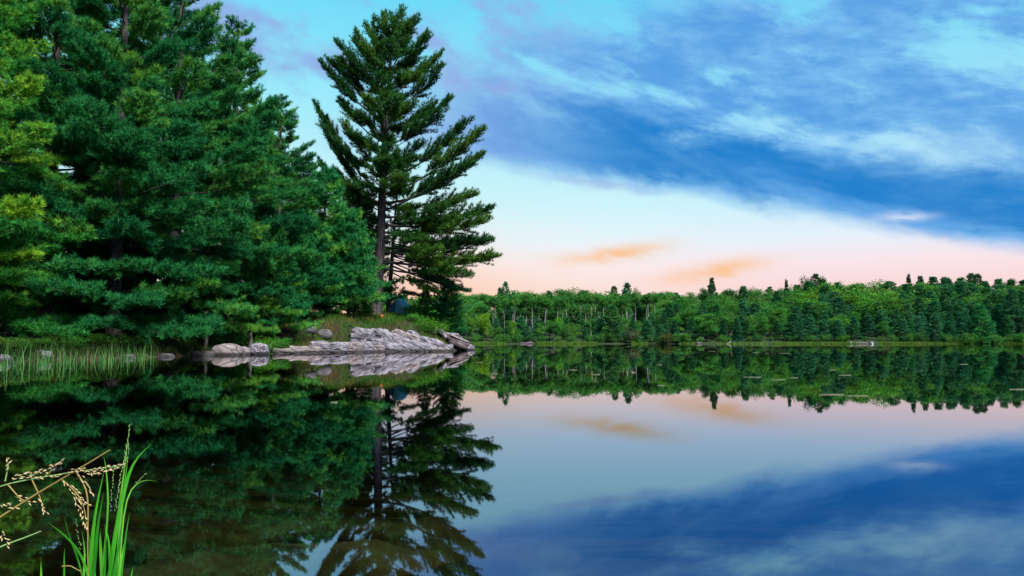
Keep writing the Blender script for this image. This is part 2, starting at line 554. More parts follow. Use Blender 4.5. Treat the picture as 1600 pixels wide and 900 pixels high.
# the big layered outcrop under the tall pine: several slabs dipping to the right
oc = link('rock_outcrop', None, loc=(*P(625, 548, 64.5)[:2], 0))
tag(oc, 'large layered grey rock outcrop dipping into the lake below the tall pine', 'rock')
slabs = [  # px0, px1, top py, Y, tilt, mat, seed
    (551, 582, 516, 61.7, .03, 'rock', 1, .9), (575, 622, 518, 63.0, .24, 'rock', 2, 1.0), (608, 650, 520, 64.4, .34, 'rock_warm', 3, 1.1),
    (600, 668, 532, 63.0, .26, 'rock', 4, 1.3), (632, 690, 527, 65.0, .33, 'rock', 5, 1.2), (655, 702, 534, 65.6, .28, 'rock', 6, 1.2),
    (578, 640, 535, 62.4, .16, 'rock', 7, 1.2), (625, 700, 541, 64.2, .12, 'rock_warm', 8, 1.2), (560, 600, 540, 61.6, .05, 'rock_warm', 9, .9)]
for px0, px1, py, Y, tl, mt, sdd, dp in slabs:
    a = P(px0, 540, Y); b = P(px1, 540, Y); w = b[0] - a[0]; top = P(0, py, Y)[2]; h = top + .5
    me = rock_mesh('slab', (w * 1.1, 2.6 * dp, h), sdd, M[mt], 26, .17, .50, 9.0, .06)
    s = link('slab', me, oc, loc=(np.array([(a[0] + b[0]) / 2, Y + .5, top - h / 2 - .1]) - np.array(oc.location)))
    s.rotation_euler = (R(-8), tl, R(4))

low = link('rock_shelf', None, loc=(*P(498, 552, 55.5)[:2], 0))
tag(low, 'long low pale rock shelf at the waterline below the grassy bank', 'rock')
for px0, px1, py, Y, sdd, mt in [(428, 470, 546, 54.0, 21, 'rock_warm'), (455, 500, 542, 55.4, 22, 'rock_warm'), (486, 538, 536, 56.6, 23, 'rock'),
                                 (528, 566, 536, 58.4, 24, 'rock_warm'), (558, 580, 540, 60.0, 25, 'rock')]:
    a = P(px0, 540, Y); b = P(px1, 540, Y); w = b[0] - a[0]; top = P(0, py, Y)[2]; h = top + .4
    s = link('slab', rock_mesh('slab', (w * 1.12, 2.4, h), sdd, M[mt], 20, .18, .30, 6.0, .08), low,
             loc=np.array([(a[0] + b[0]) / 2, Y + .3, top - h / 2]) - np.array(low.location))
    s.rotation_euler = (R(-6), .05, R(6))

rock('boulder', 332, 378, 538, 48.0, 'smooth rounded pinkish boulder at the waterline beside a pale stump', 31, 'rock_warm', 1.6)
rock('boulder', 366, 390, 542, 49.2, 'small brownish boulder tucked behind the smooth pinkish boulder', 32, 'rock_warm', 1.1)
rock('boulder', 390, 420, 536, 50.2, 'blue grey layered boulder below the grey stump', 33, 'rock', 1.3, strata=.22, shear=-.3)
rock('boulder', 300, 336, 547, 46.0, 'low dark wet rock left of the pinkish boulder', 34, 'rock_dark', 1.2)
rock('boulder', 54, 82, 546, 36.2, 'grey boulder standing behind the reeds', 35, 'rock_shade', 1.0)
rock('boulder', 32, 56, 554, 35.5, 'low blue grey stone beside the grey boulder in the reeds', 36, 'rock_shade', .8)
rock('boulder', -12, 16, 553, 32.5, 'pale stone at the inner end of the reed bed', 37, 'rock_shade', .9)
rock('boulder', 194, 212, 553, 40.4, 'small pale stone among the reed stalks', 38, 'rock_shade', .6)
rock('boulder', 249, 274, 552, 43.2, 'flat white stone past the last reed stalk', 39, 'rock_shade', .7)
rock('boulder', 714, 742, 537, 72.6, 'small grey rock at the very tip of the point', 40, 'rock', 1.6)
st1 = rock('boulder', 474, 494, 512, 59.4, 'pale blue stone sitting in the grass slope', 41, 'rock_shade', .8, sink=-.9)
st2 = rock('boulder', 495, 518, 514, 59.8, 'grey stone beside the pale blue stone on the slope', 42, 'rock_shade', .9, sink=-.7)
for o_ in (st1, st2): o_.scale.z = .7; o_.location.z = hz(o_.location.x, o_.location.y) + .16

# dark jutting ledge on the point: stacked leaning plates
lg = link('rock_ledge', None, loc=(*P(712, 535, 70.5)[:2], .3))
tag(lg, 'dark jutting rock ledge with pale top edges on the wooded point', 'rock')
for (x0, y0), (x1, y1), th, dp, mt, yy, sdd in [((686, 513), (700, 526), .38, 1.6, 'rock', 70.6, 51), ((692, 519), (722, 526), .30, 1.7, 'rock_dark', 70.8, 52),
                                                 ((700, 525), (732, 535), .36, 1.9, 'rock_dark', 70.2, 53), ((702, 530), (730, 538), .55, 1.7, 'rock_dark', 70.0, 54),
                                                 ((704, 538), (730, 543), .8, 1.6, 'rock_dark', 70.6, 55), ((697, 520), (716, 521.5), .12, 1.2, 'rock', 70.7, 56),
                                                 ((706, 523), (731, 533), .12, 1.0, 'rock_warm', 69.8, 57)]:
    a = P(x0, y0, yy); b = P(x1, y1, yy); L = np.linalg.norm(b - a)
    o = link('plate', rock_mesh('plate', (L * 1.1, dp, th), sdd, M[mt], 8, .2, 0, 5.0), lg, loc=(a + b) / 2 - np.array([0, 0, th * .4]) - np.array(lg.location))
    o.rotation_euler = (R(6), -math.atan2(b[2] - a[2], b[0] - a[0]), R(5))


# ------------------------------------------------------------------ pines
def pine_geo(seed, H, r0, branches, trunk=None, sec=6.5, spacing=.21, nneed=11, nlen=.24, nwid=.032, sides=9, bare_end=.0, tuft_up=.5, seclen=.34, lift=.5, ragged=0.0):
    """branches: (z0, azimuth, length, rise angle, sag). Returns trunk Geo, crown Geo"""
    rng = np.random.default_rng(seed)
    trunk = trunk or (lambda z: np.stack([0 * z, 0 * z, z], -1))
    wood = Geo(); crown = Geo()
    zz = np.linspace(-.6, H, 26); rad = r0 * np.clip(1 - zz / H, .0, 1.1) ** .8 + .02
    rad[:3] *= (1.45, 1.2, 1.06)
    wood.tube(trunk(zz), rad, sides)
    for (z0, az, L, el, sag) in branches:
        s = np.linspace(0, 1, 9)
        base = trunk(np.array([z0]))[0]
        r = np.array([math.cos(az), math.sin(az), 0]); lat = np.array([-r[1], r[0], 0])
        wig = rng.uniform(-.06, .06) * (1 + 2 * ragged); f0 = .20 + ragged * rng.uniform(0, .35)
        pts = base + r * (L * math.cos(el) * s)[:, None] + lat * (L * wig * np.sin(s * 3.1))[:, None]
        pts[:, 2] += L * (math.sin(el) * s + sag * (s * s - s))
        br = max(.018, .0125 * L) * (1 - s * .85)
        wood.tube(pts, br, 4)
        ns = int(L * sec) + 5
        si = np.sort(rng.uniform(f0, 1.0, ns) ** .85); side = np.where(np.arange(ns) % 2, 1., -1.)
        k = si * 8; k0 = np.minimum(k.astype(int), 7); fr = (k - k0)[:, None]
        o = pts[k0] * (1 - fr) + pts[k0 + 1] * fr
        tan = norm(pts[k0 + 1] - pts[k0])
        d = tan * .8 + lat * (side * rng.uniform(.45, 1.1, ns))[:, None] + rng.normal(0, .12, (ns, 3))
        d[:, 2] += rng.uniform(-.12, lift, ns); d = norm(d)
        ln = (seclen * L * (1 - si) ** .75 + .32) * rng.uniform(.65, 1.25, ns)
        ln = np.minimum(ln, 2.4)
        # thin twigs
        e = o + d * ln[:, None]
        u = norm(np.cross(d, [0, 0, 1.0])) * .010
        tv = np.stack([o - u, o + u, e], 1).reshape(-1, 3)
        wood.add(tv, np.arange(ns * 3).reshape(-1, 3))
        btint = rng.uniform(-.32, .36)
        P_, D_, T_ = [], [], []
        for i in range(ns):
            m = max(2, int(ln[i] / spacing))
            q = np.linspace(.28, 1.0, m)[:, None]
            pp = o[i] + d[i] * ln[i] * q + rng.normal(0, .035, (m, 3))
            P_.append(pp); dd = np.repeat(d[i][None] * .8, m, 0); dd[:, 2] += tuft_up; D_.append(dd)
            T_.append(np.full(m, .45 + btint + rng.uniform(-.18, .18)))
        P_ = np.vstack(P_); D_ = np.vstack(D_); T_ = np.concatenate(T_) + rng.normal(0, .07, len(P_))
        v, f, tt = needles(rng, P_, D_, nneed, nlen, nwid, .62, .12, T_)
        crown.add(v, f, tt)
    return wood, crown


def whorls(rng, H, z0, z1, gap, prof, el0, el1, n=(4, 6), sag=(.1, .3), bias=None, jit=.10, lr=(.55, 1.15)):
    out = []; z = z0
    while z < z1:
        f = (z - z0) / (z1 - z0); a0 = rng.uniform(0, 6.28); k = rng.integers(n[0], n[1] + 1)
        for i in range(k):
            az = a0 + i * 6.283 / k + rng.uniform(-.3, .3)
            L = prof(f) * rng.uniform(*lr)
            if bias: L *= bias(az, f)
            if L < .3: continue
            el = el0 + (el1 - el0) * f + rng.uniform(-jit, jit)
            out.append((z + rng.uniform(-.25, .25), az, L, el, rng.uniform(*sag)))
        z += gap * rng.uniform(.75, 1.25)
    return out


def tree_thing(name, tm, cm, loc, rz, scale, label, cat, group=None, color=None):
    e = link(name, None, loc=loc, rz=rz, scale=scale)
    tag(e, label, cat, group)
    link('trunk', tm, e); c = link('crown', cm, e)
    if color: c.color = color
    return e


big = []
for sdd, H in ((11, 27.0), (12, 30.0), (13, 28.0)):
    rng = np.random.default_rng(sdd)
    prof = lambda f: 7.0 * (1 - f) ** .58 * (.75 + .25 * min(1, f * 5)) + .5
    brs = whorls(rng, H, 1.7, H - .6, 1.45, prof, -.12, .80, (5, 6), (.10, .35))
    w, c = pine_geo(sdd, H, .42, brs, sec=10.5, spacing=.22, nneed=16, nlen=.36, nwid=.040, lift=.30, tuft_up=.65, seclen=.40)
    big.append((w.mesh('pine_trunk', M['bark'], True), c.mesh('pine_crown', M['needle']), H))


def put_pine(px, Y, top_py, proto, rz, label, name='pine_tree', group=None, wide=1.0, x=None, color=None):
    X = (px - 800) / F * Y if x is None else x
    z = hz(X, Y); top = P(px, top_py, Y)[2]; tm, cm, H = proto
    s = (top - z) / H
    return tree_thing(name, tm, cm, (X, Y, z), rz, (s * wide, s * wide, s), label, 'pine tree', group, color)


put_pine(-55, 38.0, -160, big[0], .4, 'huge yellowish green pine at the inner end of the reed bed', color=(1.9, 1.3, .75, 1))
put_pine(70, 44.0, -190, big[1], 2.0, 'tall pine with gaps of sky showing between its limbs, rising behind the reeds')
put_pine(178, 44.5, -140, big[2], 4.1, 'broad dense pine with low boughs hanging over the reed stalks')
put_pine(268, 49.5, -110, big[0], 1.5, 'tall dense pine directly behind the smooth pinkish boulder', wide=1.0)
put_pine(360, 54.5, 25, big[1], 5.2, 'dense pine above the blue grey layered boulder', wide=1.02)
put_pine(432, 60.5, 150, big[2], 3.0, 'medium pine between the dense pines and the lone tall pine', wide=1.0)
put_pine(120, 54, -60, big[0], 5.0, 'pine standing in the second row behind the reeds', group='second row pines')
put_pine(235, 60, -20, big[2], 2.2, 'pine standing in the second row behind the boulders', group='second row pines')
put_pine(350, 66, 60, big[1], 3.6, 'pine standing in the second row behind the stump', group='second row pines')

for i_, (px, Y, tp_, pr) in enumerate([(-90, 46, -40, 2), (180, 68, 60, 0), (290, 72, 80, 1), (400, 74, 150, 0), (470, 78, 240, 2), (-60, 66, 20, 0)]):
    put_pine(px, Y, tp_, big[pr], i_ * 1.3, 'shaded pine deep in the stand behind the front pines', group='pines deep in the stand')

# young pines filling the slope left of the tall trunk
young = []
for sdd, H in ((21, 9.0), (22, 8.0)):
    rng = np.random.default_rng(sdd)
    brs = whorls(rng, H, 1.25, H - .3, .42, lambda f: 2.9 * (1 - f) ** .7 + .3, .02, .75, (5, 7), (.1, .35))
    w, c = pine_geo(sdd, H, .13, brs, sec=8, spacing=.2, nneed=12, nlen=.28, nwid=.046, sides=6)
    young.append((w.mesh('young_pine_trunk', M['bark'], True), c.mesh('young_pine_crown', M['needle']), H))
for px, Y, tp, pr, rz, lab in [(505, 65, 268, 0, .3, 'tall young pine filling the gap left of the lone tall pine'),
                               (545, 66, 330, 1, 1.9, 'young pine growing close to the tall trunk on its left'),
                               (552, 75, 300, 1, 2.2, 'young pine rising behind the tall trunk'),
                               (470, 62.5, 330, 1, 4.0, 'young pine above the grassy slope'),
                               (525, 64.5, 408, 0, 2.5, 'small bushy pine above the mossy stone'),
                               (560, 67, 440, 1, 5.1, 'low bushy pine at the foot of the tall trunk'),
                               (420, 56, 340, 0, 1.1, 'young pine behind the grey stump'),
                               (665, 73.5, 452, 0, 3.3, 'low dark pine on the point behind the leafy bushes'),
                               (700, 76, 440, 1, .9, 'dark drooping pine at the back of the point')]:
    put_pine(px, Y, tp, young[pr], rz, lab, 'young_pine')


# the lone tall pine, limb by limb after the photograph
def explicit(base_xyz, Y, x0z, specs, rng):
    """specs: base (px,py), tip (px,py), depth offset at tip, sag -> branch tuples in tree space"""
    out = []
    for (bx, by), (tx, ty), dyy, sag in specs:
        b = P(bx, by, Y) - base_xyz; e = P(tx, ty, Y) - base_xyz; e[1] += dyy
        v = e - np.array([*x0z(np.array([b[2]]))[0][:2], b[2]])
        L = np.linalg.norm(v); out.append((b[2], math.atan2(v[1], v[0]), L, math.asin(v[2] / L), sag))
    return out


GY0 = 70.0
gb = np.array([*P(586, 492, GY0)[:2], 0]); gb[2] = hz(gb[0], gb[1]) - .1
gtop = P(613, 22, GY0) - gb
GH = gtop[2]
gtrunk = lambda z: np.stack([gtop[0] * (np.maximum(z, 0) / GH) ** .9, .3 * np.sin(z * .3), z], -1)
rng = np.random.default_rng(77)
spec = [((610, 115), (582, 32), .9, .3), ((611, 110), (645, 26), .8, .3), ((610, 130), (560, 58), -1.2, .35), ((611, 140), (664, 44), 1.2, .35), ((608, 140), (520, 82), 1.6, .4), ((610, 75), (597, 22), .3, .2), ((611, 80), (632, 18), -.3, .2), ((609, 95), (570, 35), .5, .3), ((611, 95), (655, 32), -.5, .3),
        ((609, 120), (548, 55), 1, .3), ((611, 125), (672, 60), -1, .3), ((608, 150), (528, 72), -1, .3), ((610, 150), (688, 78), 1, .3),
        ((606, 165), (508, 88), .8, .3), ((608, 175), (692, 110), -1.2, .3), ((605, 190), (505, 104), -1, .3), ((607, 205), (704, 150), 1, .35),
        ((604, 225), (528, 150), 1.5, .3), ((606, 230), (700, 180), -1.5, .35), ((600, 300), (488, 158), .6, .45), ((599, 320), (505, 195), -.8, .5),
        ((602, 268), (540, 200), -2, .3), ((605, 285), (735, 185), .8, .3), ((604, 305), (757, 205), -.5, .3), ((604, 318), (755, 238), .8, .32),
        ((602, 330), (735, 262), -1.6, .3), ((601, 345), (548, 290), 2.2, .3), ((601, 350), (770, 325), .4, .25), ((600, 340), (745, 300), 1.4, .2),
        ((600, 362), (764, 346), -1.2, .2), ((600, 372), (700, 330), -2.6, .2), ((598, 385), (740, 372), 1.5, .2), ((597, 392), (768, 376), -.6, .22),
        ((597, 405), (779, 400), .5, .25), ((596, 418), (736, 432), -.5, .1), ((596, 410), (690, 396), -3, .2),
        ((597, 360), (520, 330), -2.2, .2), ((596, 395), (540, 372), -2.6, .2), ((600, 330), (520, 262), 1.0, .4), ((597, 350), (498, 250), .4, .5)]
gbr = explicit(gb, GY0, gtrunk, spec, rng)
tp = lambda f: 4.7 * (1 - f) ** .6 * (.6 + .4 * min(1, f * 2.5)) + .7
gbr += whorls(rng, GH, GH * .38, GH - .5, .95, tp, .25, .95, (4, 6), (.1, .5), jit=.28, lr=(.4, 1.3))
gbr += whorls(rng, GH, GH * .26, GH * .48, 1.3, lambda f: 4.8, .0, .25, (2, 4), (.1, .3), bias=lambda az, f: 1.1 if math.cos(az) > .1 else .42)
w, c = pine_geo(77, GH, .52, gbr, gtrunk, sec=9.5, spacing=.21, nneed=12, nlen=.36, nwid=.048, sides=12, tuft_up=.8, seclen=.42, lift=.75, ragged=.45)
tree_thing('pine_tree', w.mesh('lone_pine_trunk', M['bark'], True), c.mesh('lone_pine_crown', M['needle_dark']), gb, 0, 1,
           'lone tall pine with upswept limbs and bare lower trunk above the rock outcrop', 'pine tree')

HY0 = 74.0
hb = np.array([*P(606, 492, HY0)[:2], 0]); hb[2] = hz(hb[0], hb[1]) - .1
hH = (P(618, 285, HY0) - hb)[2]
htrunk = lambda z: np.stack([.06 * z, 0 * z, z], -1)
spec = [((612, 380), (690, 392), -2.0, .15), ((611, 395), (665, 400), -3.0, .15), ((610, 400), (715, 425), -1.0, .1), ((610, 410), (700, 445), -2.4, .05),
        ((610, 415), (730, 455), .5, .1), ((609, 425), (690, 462), -2.6, .05), ((612, 350), (680, 345), -1, .2), ((612, 340), (655, 320), 1, .2),
        ((612, 365), (655, 362), 2.5, .2), ((608, 455), (655, 462), 0, 0), ((612, 360), (715, 352), .6, .2), ((611, 398), (712, 405), 1.2, .15), ((610, 405), (680, 415), -1.2, .1)]
hbr = explicit(hb, HY0, htrunk, spec, rng)
hbr += whorls(rng, hH, hH * .48, hH - .4, .8, lambda f: 2.4 * (1 - f) ** .6 + .4, .1, .8, (3, 5), (.1, .3))
w, c = pine_geo(78, hH, .26, hbr, htrunk, sec=9, spacing=.21, nneed=12, nlen=.33, nwid=.05, sides=8, seclen=.4, lift=.4)
tree_thing('pine_tree', w.mesh('thin_pine_trunk', M['bark'], True), c.mesh('thin_pine_crown', M['needle']), hb, 0, 1,
           'thin dark trunked pine beside the lone tall pine, low limbs over the point', 'pine tree')


# ------------------------------------------------------------------ broadleaf crowns, bushes
def leaf_cloud(rng, centers, radii, n, size, squash=.75, tint0=.5):
    """leaf quads over the shells of many small lobes"""
    k = rng.choice(len(centers), n, p=radii ** 2 / (radii ** 2).sum())
    d = norm(rng.normal(0, 1, (n, 3)))
    p = centers[k] + d * radii[k][:, None] * rng.uniform(.55, 1.08, (n, 1)) * np.array([1, 1, squash])
    nn = norm(d + rng.normal(0, .7, (n, 3)) + np.array([0, 0, .4]))
    u = norm(np.cross(nn, rng.normal(0, 1, (n, 3)))); w = np.cross(nn, u)
    s = size * rng.uniform(.6, 1.25, (n, 1))
    v = np.stack([p - u * s * .5, p - w * s * .32, p + u * s * .5, p + w * s * .32], 1).reshape(-1, 3)
    f = np.arange(n * 4).reshape(-1, 4)
    lob = rng.uniform(-.3, .3, len(centers))
    tt = np.repeat(np.clip(tint0 + lob[k] + rng.normal(0, .1, n), 0, 1), 4)
    return v, f, tt


def broadleaf(seed, H, rad, crown0, n, size, mat, barkm, stem=.14, lean=0.0):
    rng = np.random.default_rng(seed)
    wood = Geo(); zz = np.linspace(-.4, H * .9, 8)
    wob = np.stack([lean * zz + .12 * np.sin(zz * .7 + seed), .12 * np.cos(zz * .5 + seed), zz], -1)
    wood.tube(wob, stem * (1.05 - zz / H), 6)
    m = 26
    c = norm(rng.normal(0, 1, (m, 3))) * rng.uniform(.25, 1, (m, 1)) ** .5
    ch = (H - crown0) / 2
    cen = c * np.array([rad, rad, ch]) * .78 + np.array([lean * H * .8, 0, crown0 + ch])
    rr = rng.uniform(.26, .46, m) * rad
    for i in range(0, m, 2):
        z0 = max(crown0 * .8, cen[i][2] - rad * .8); b = np.array([lean * z0, 0, z0])
        wood.tube(np.array([b, (b + cen[i]) / 2 + [0, 0, .2], cen[i]]), [.05, .035, .012], 4)
    g = Geo(); g.add(*leaf_cloud(rng, cen, rr, n, size))
    return wood.mesh('broadleaf_trunk', barkm, True), g.mesh('broadleaf_crown', mat), H


def far_conifer(seed, H, rad, z0, mat, sag=.25, ell=(-.05, .7), pw=.7, gap=.55):
    rng = np.random.default_rng(seed)
    brs = whorls(rng, H, z0, H - .3, gap, lambda f: rad * (1 - f) ** pw + .25, ell[0], ell[1], (4, 6), (.05, sag))
    w, c = pine_geo(seed, H, .16, brs, sec=3.2, spacing=.5, nneed=7, nlen=.55, nwid=.13, sides=5, seclen=.3)
    return w.mesh('conifer_trunk', M['greybark'], True), c.mesh('conifer_crown', mat), H


BL = [broadleaf(101, 9, 3.0, 1.2, 3200, .34, M['leaf'], M['greybark']), broadleaf(102, 10, 3.4, 2.0, 3600, .34, M['leaf'], M['greybark']),
      broadleaf(105, 11, 2.9, 2.6, 3400, .30, M['leaf'], M['greybark']), broadleaf(106, 9, 3.6, 1.0, 4000, .30, M['leaf'], M['greybark']), broadleaf(107, 12, 2.6, 3.0, 3000, .30, M['leaf'], M['greybark']),
      broadleaf(103, 12, 3.2, 3.5, 3400, .34, M['leaf'], M['greybark']), broadleaf(104, 8, 3.3, .8, 3400, .32, M['leaf'], M['greybark'])]
BI = [broadleaf(111, 15, 2.3, 10.6, 2200, .32, M['leaf'], M['palebark'], .17, .02), broadleaf(112, 14, 2.0, 9.8, 2000, .32, M['leaf'], M['palebark'], .15, -.03),
      broadleaf(113, 16, 2.5, 11.4, 2200, .32, M['leaf'], M['palebark'], .17, .045)]
PI = [far_conifer(121, 12, 3.1, 1.2, M['farneedle']), far_conifer(122, 13, 3.3, 2.0, M['farneedle']), far_conifer(123, 10, 3.4, .6, M['farneedle'], .35, (-.1, .6)),
      far_conifer(124, 12, 2.7, 1.6, M['farneedle'], .3, (-.05, .8), .55, .7), far_conifer(125, 13, 3.6, 2.4, M['farneedle'], .35, (-.02, .6), .5, .8)]
SP = [far_conifer(131, 13, 2.0, .6, M['farneedle'], .1, (-.25, .35), .9, .45), far_conifer(132, 11, 1.8, .5, M['farneedle'], .1, (-.25, .35), .95, .45)]
TP = [far_conifer(141, 16, 2.6, 7.5, M['farneedle'], .2, (.05, .6), .5, .7), far_conifer(142, 15, 2.8, 9.0, M['farneedle'], .2, (.05, .5), .45, .7)]
BU = [broadleaf(151, 3.2, 2.0, .1, 1500, .26, M['leaf'], M['greybark'], .06), broadleaf(152, 2.4, 1.8, .05, 1200, .24, M['leaf'], M['greybark'], .05)]

frng = random.Random(5)
KINDS = {
    'bl': (BL, 'broadleaf_tree', 'rounded green broadleaf tree', 'tree', 'far shore broadleaf trees'),
    'bi': (BI, 'birch_tree', 'slender pale birch', 'birch tree', 'far shore birches'),
    'pi': (PI, 'pine_tree', 'full blue green pine', 'pine tree', 'far shore pines'),
    'sp': (SP, 'spruce_tree', 'narrow pointed spruce', 'spruce tree', 'far shore spruces'),
    'tp': (TP, 'tall_pine', 'tall high crowned pine', 'pine tree', 'far shore tall pines'),
    'bu': (BU, 'shrub', 'low leafy shrub', 'shrub', 'far shoreline shrubs'),
}


ZONES = [(745, 'behind the wooded point'), (850, 'by the first birches'), (945, 'among the thickest birches'), (1040, 'by the purplish shrub'), (1125, 'by the pink shore stone'), (1200, 'past the white driftwood'),
         (1290, 'behind the reed belt'), (1370, 'behind the long grey shore rock'), (1450, 'by the small bright green pine'), (1555, 'by the teal waterline pine'), (9999, 'past the teal waterline pine')]


def far_tree(kind, px, Y, top_py=None, scale=None, color=(1, 1, 1), label=None, wide=1.0, proto=None):
    protos, name, lab, cat, grp = KINDS[kind]
    zone = next(z_ for lim, z_ in ZONES if px < lim)
    where = 'on the far skyline' if Y > 228 else ('high on the far slope' if Y > 215 else ('midway up the far slope' if Y > 198 else ('low on the far slope' if Y > 190 else 'at the far waterline')))
    lab = f'{lab} {where} {zone}'
    i = frng.randrange(len(protos)) if proto is None else proto
    tm, cm, H = protos[i]
    X = (px - 800) / F * Y; z = hz(X, Y)
    if scale is None: scale = (P(px, top_py, Y)[2] - z) / H
    v = frng.uniform(.85, 1.15)
    col = (color[0] * v * frng.uniform(.85, 1.2), color[1] * v, color[2] * v * frng.uniform(.85, 1.2), 1)
    return tree_thing(name, tm, cm, (X, Y, z), frng.uniform(0, 6.28), (scale * wide, scale * wide, scale), label or lab, cat, None if label else grp, col)


def interp(x, pts):
    xs, ys = zip(*pts); return float(np.interp(x, xs, ys))


SKYLINE = [(560, 462), (690, 459), (760, 452), (850, 451), (1000, 452), (1080, 456), (1160, 448), (1220, 448), (1280, 438), (1400, 440), (1480, 436), (1640, 438)]
G1, G2, TEAL = (1.05, 1.1, .8), (1.4, 1.25, .7), (.85, .95, 1.05)
# back rows up to the skyline
for row, Y0 in enumerate((250, 236, 222, 210)):
    px = 560 + row * 9
    while px < 1640:
        top = interp(px, SKYLINE) + frng.uniform(-3, 5) + max(0, row - 1) * 9 + (1 if row == 0 else 0)
        Y = Y0 + frng.uniform(-4, 4)
        u = frng.random()
        if 745 < px < 1050:
            kind = 'bi' if u < (.1 if row <= 1 else .6) else ('bl' if u < .9 else 'sp')
        elif px >= 1050 and px < 1400:
            kind = 'bl' if u < .72 else ('pi' if u < .9 else 'tp')
        else:
            kind = 'pi' if u < .28 else ('bl' if u < .78 else ('tp' if u < .93 else 'sp'))
        if px < 745: kind = 'bl' if u < .7 else 'pi'
        c = G1 if kind in ('bl', 'bi') else (.9, 1, 1)
        if 1240 < px < 1440 and kind == 'bl': c = G2
        far_tree(kind, px, Y, top, color=c, wide=1.5 if kind == 'bl' else (1.35 if kind == 'bi' else 1.2))
        px += frng.uniform(17, 24)
# middle rows
for row, (Y0, lo, hi) in enumerate(((201, 470, 482), (194, 482, 496))):
    px = 600 + row * 13
    while px < 1640:
        birchy = 745 < px < 1030
        top = frng.uniform(lo, hi) + ((20 if row == 0 else 12) if birchy else 0) - (4 if px > 1250 else 0)
        u = frng.random()
        if px < 760: kind = 'bl' if u < .8 else 'sp'
        elif px < 1040: kind = 'bl' if u < .55 else ('pi' if u < .8 else 'sp')
        elif px < 1250: kind = 'pi' if u < .55 else 'bl'
        else: kind = 'pi' if u < .58 else ('bl' if u < .88 else 'tp')
        c = G1 if kind == 'bl' else (TEAL if u < .5 else (1, 1, 1))
        if px < 860 and kind == 'bl' and u < .35: c = G2
        far_tree(kind, px, Y0 + frng.uniform(-3, 3), top, color=c, wide=1.4 if kind == 'bl' else 1.25)
        px += frng.uniform(18, 26)
# front row along the water
px = 690
while px < 1640:
    birchy = 745 < px < 930
    u = frng.random()
    kind = 'bl' if (px < 770 or (birchy and u < .5)) else ('pi' if u < .72 else ('bl' if u < .88 else 'sp'))
    top = frng.uniform(494, 508) - (6 if px > 1180 else 0) + (6 if birchy else 0)
    far_tree(kind, px, 187.5 + frng.uniform(-1.5, 2), top, color=G1 if kind == 'bl' else TEAL, wide=1.4)
    px += frng.uniform(20, 28)
for k in range(46):
    px = 690 + k * 20.5 + frng.uniform(-8, 8)
    far_tree('bu', px, 184.5 + frng.uniform(-.6, .8), frng.uniform(518, 526), color=G1 if frng.random() < .6 else (1.0, .9, .9))
for k in range(26):
    px = 765 + k * 10.5 + frng.uniform(-5, 5)
    far_tree('bi', px, 204 + frng.uniform(-2, 2), frng.uniform(455, 466), color=G1, wide=.95)
# ones that stand out
far_tree('bl', 757, 185.2, 484, color=(3.0, 1.9, .6), label='yellow topped broadleaf tree on the far shore by the point', proto=0, wide=.8)
far_tree('bl', 728, 185, 487, color=(1.9, 1.6, .7), label='bright lime green rounded tree on the far shore behind the point', proto=1)
far_tree('bl', 706, 185, 491, color=(1.7, 1.55, .75), label='lime green tree on the far shore half hidden by the point', proto=3)
far_tree('bl', 801, 185.5, 498, color=(2.2, 1.6, .6), label='small yellowish green tree beside a dark pine on the far shore', proto=2, wide=.8)
far_tree('bl', 872, 193, 492, color=(2.0, 1.6, .6), label='small yellow green treetop below the row of birches', proto=0, wide=.7)
far_tree('pi', 956, 187, 479, color=(1.15, 1.1, .9), label='broad full green pine at the water left of the purple shrub', proto=2, wide=1.25)
far_tree('pi', 1532, 186, 478, color=(.7, 1.25, 1.0), label='bright teal green pine leaning over the far waterline', proto=2, wide=1.1)
far_tree('pi', 1422, 187, 498, color=(.8, 1.3, .95), label='small bright green pine behind the far reed strip', proto=0)
far_tree('bu', 985, 184.6, 511, color=(2.2, .75, 1.5), label='purplish shrub at the foot of the broad far pine', proto=0)
far_tree('bu', 1042, 184.4, 520, color=(2.4, .85, .9), label='reddish brown shrub on the far waterline', proto=1)
far_tree('tp', 790, 232, 441, label='lone high crowned pine with bare trunk above the far skyline', proto=1, wide=.55)
far_tree('pi', 1113, 236, 436, label='open spiky pine breaking the far skyline', proto=1, wide=.75, color=(.6, .6, .6))
far_tree('sp', 1230, 236, 437, label='thin spruce spire at the left end of the higher skyline', proto=0, wide=.55, color=(.6, .6, .6))
far_tree('sp', 1422, 236, 429, label='dark spruce spire above the right skyline', proto=0, wide=.6, color=(.6, .6, .6))
for px, tp_ in ((1262, 428), (1276, 427), (1288, 427), (1440, 430), (1505, 429), (1520, 426), (1530, 427), (1584, 431), (1310, 437), (960, 446), (980, 441), (996, 444), (1100, 444)):
    far_tree('tp' if frng.random() < .35 else 'bl', px, 246, tp_ + 2, color=(.55, .6, .6), wide=.75)
for px, tp_, Y in ((1583, 452, 189), (1597, 455, 190)):
    far_tree('tp', px, Y, tp_, color=(1, 1, 1), proto=0, label='tall pine with pale bare trunk near the right end of the far reeds' if px < 1590 else 'second bare trunked pine near the right end of the far reeds')


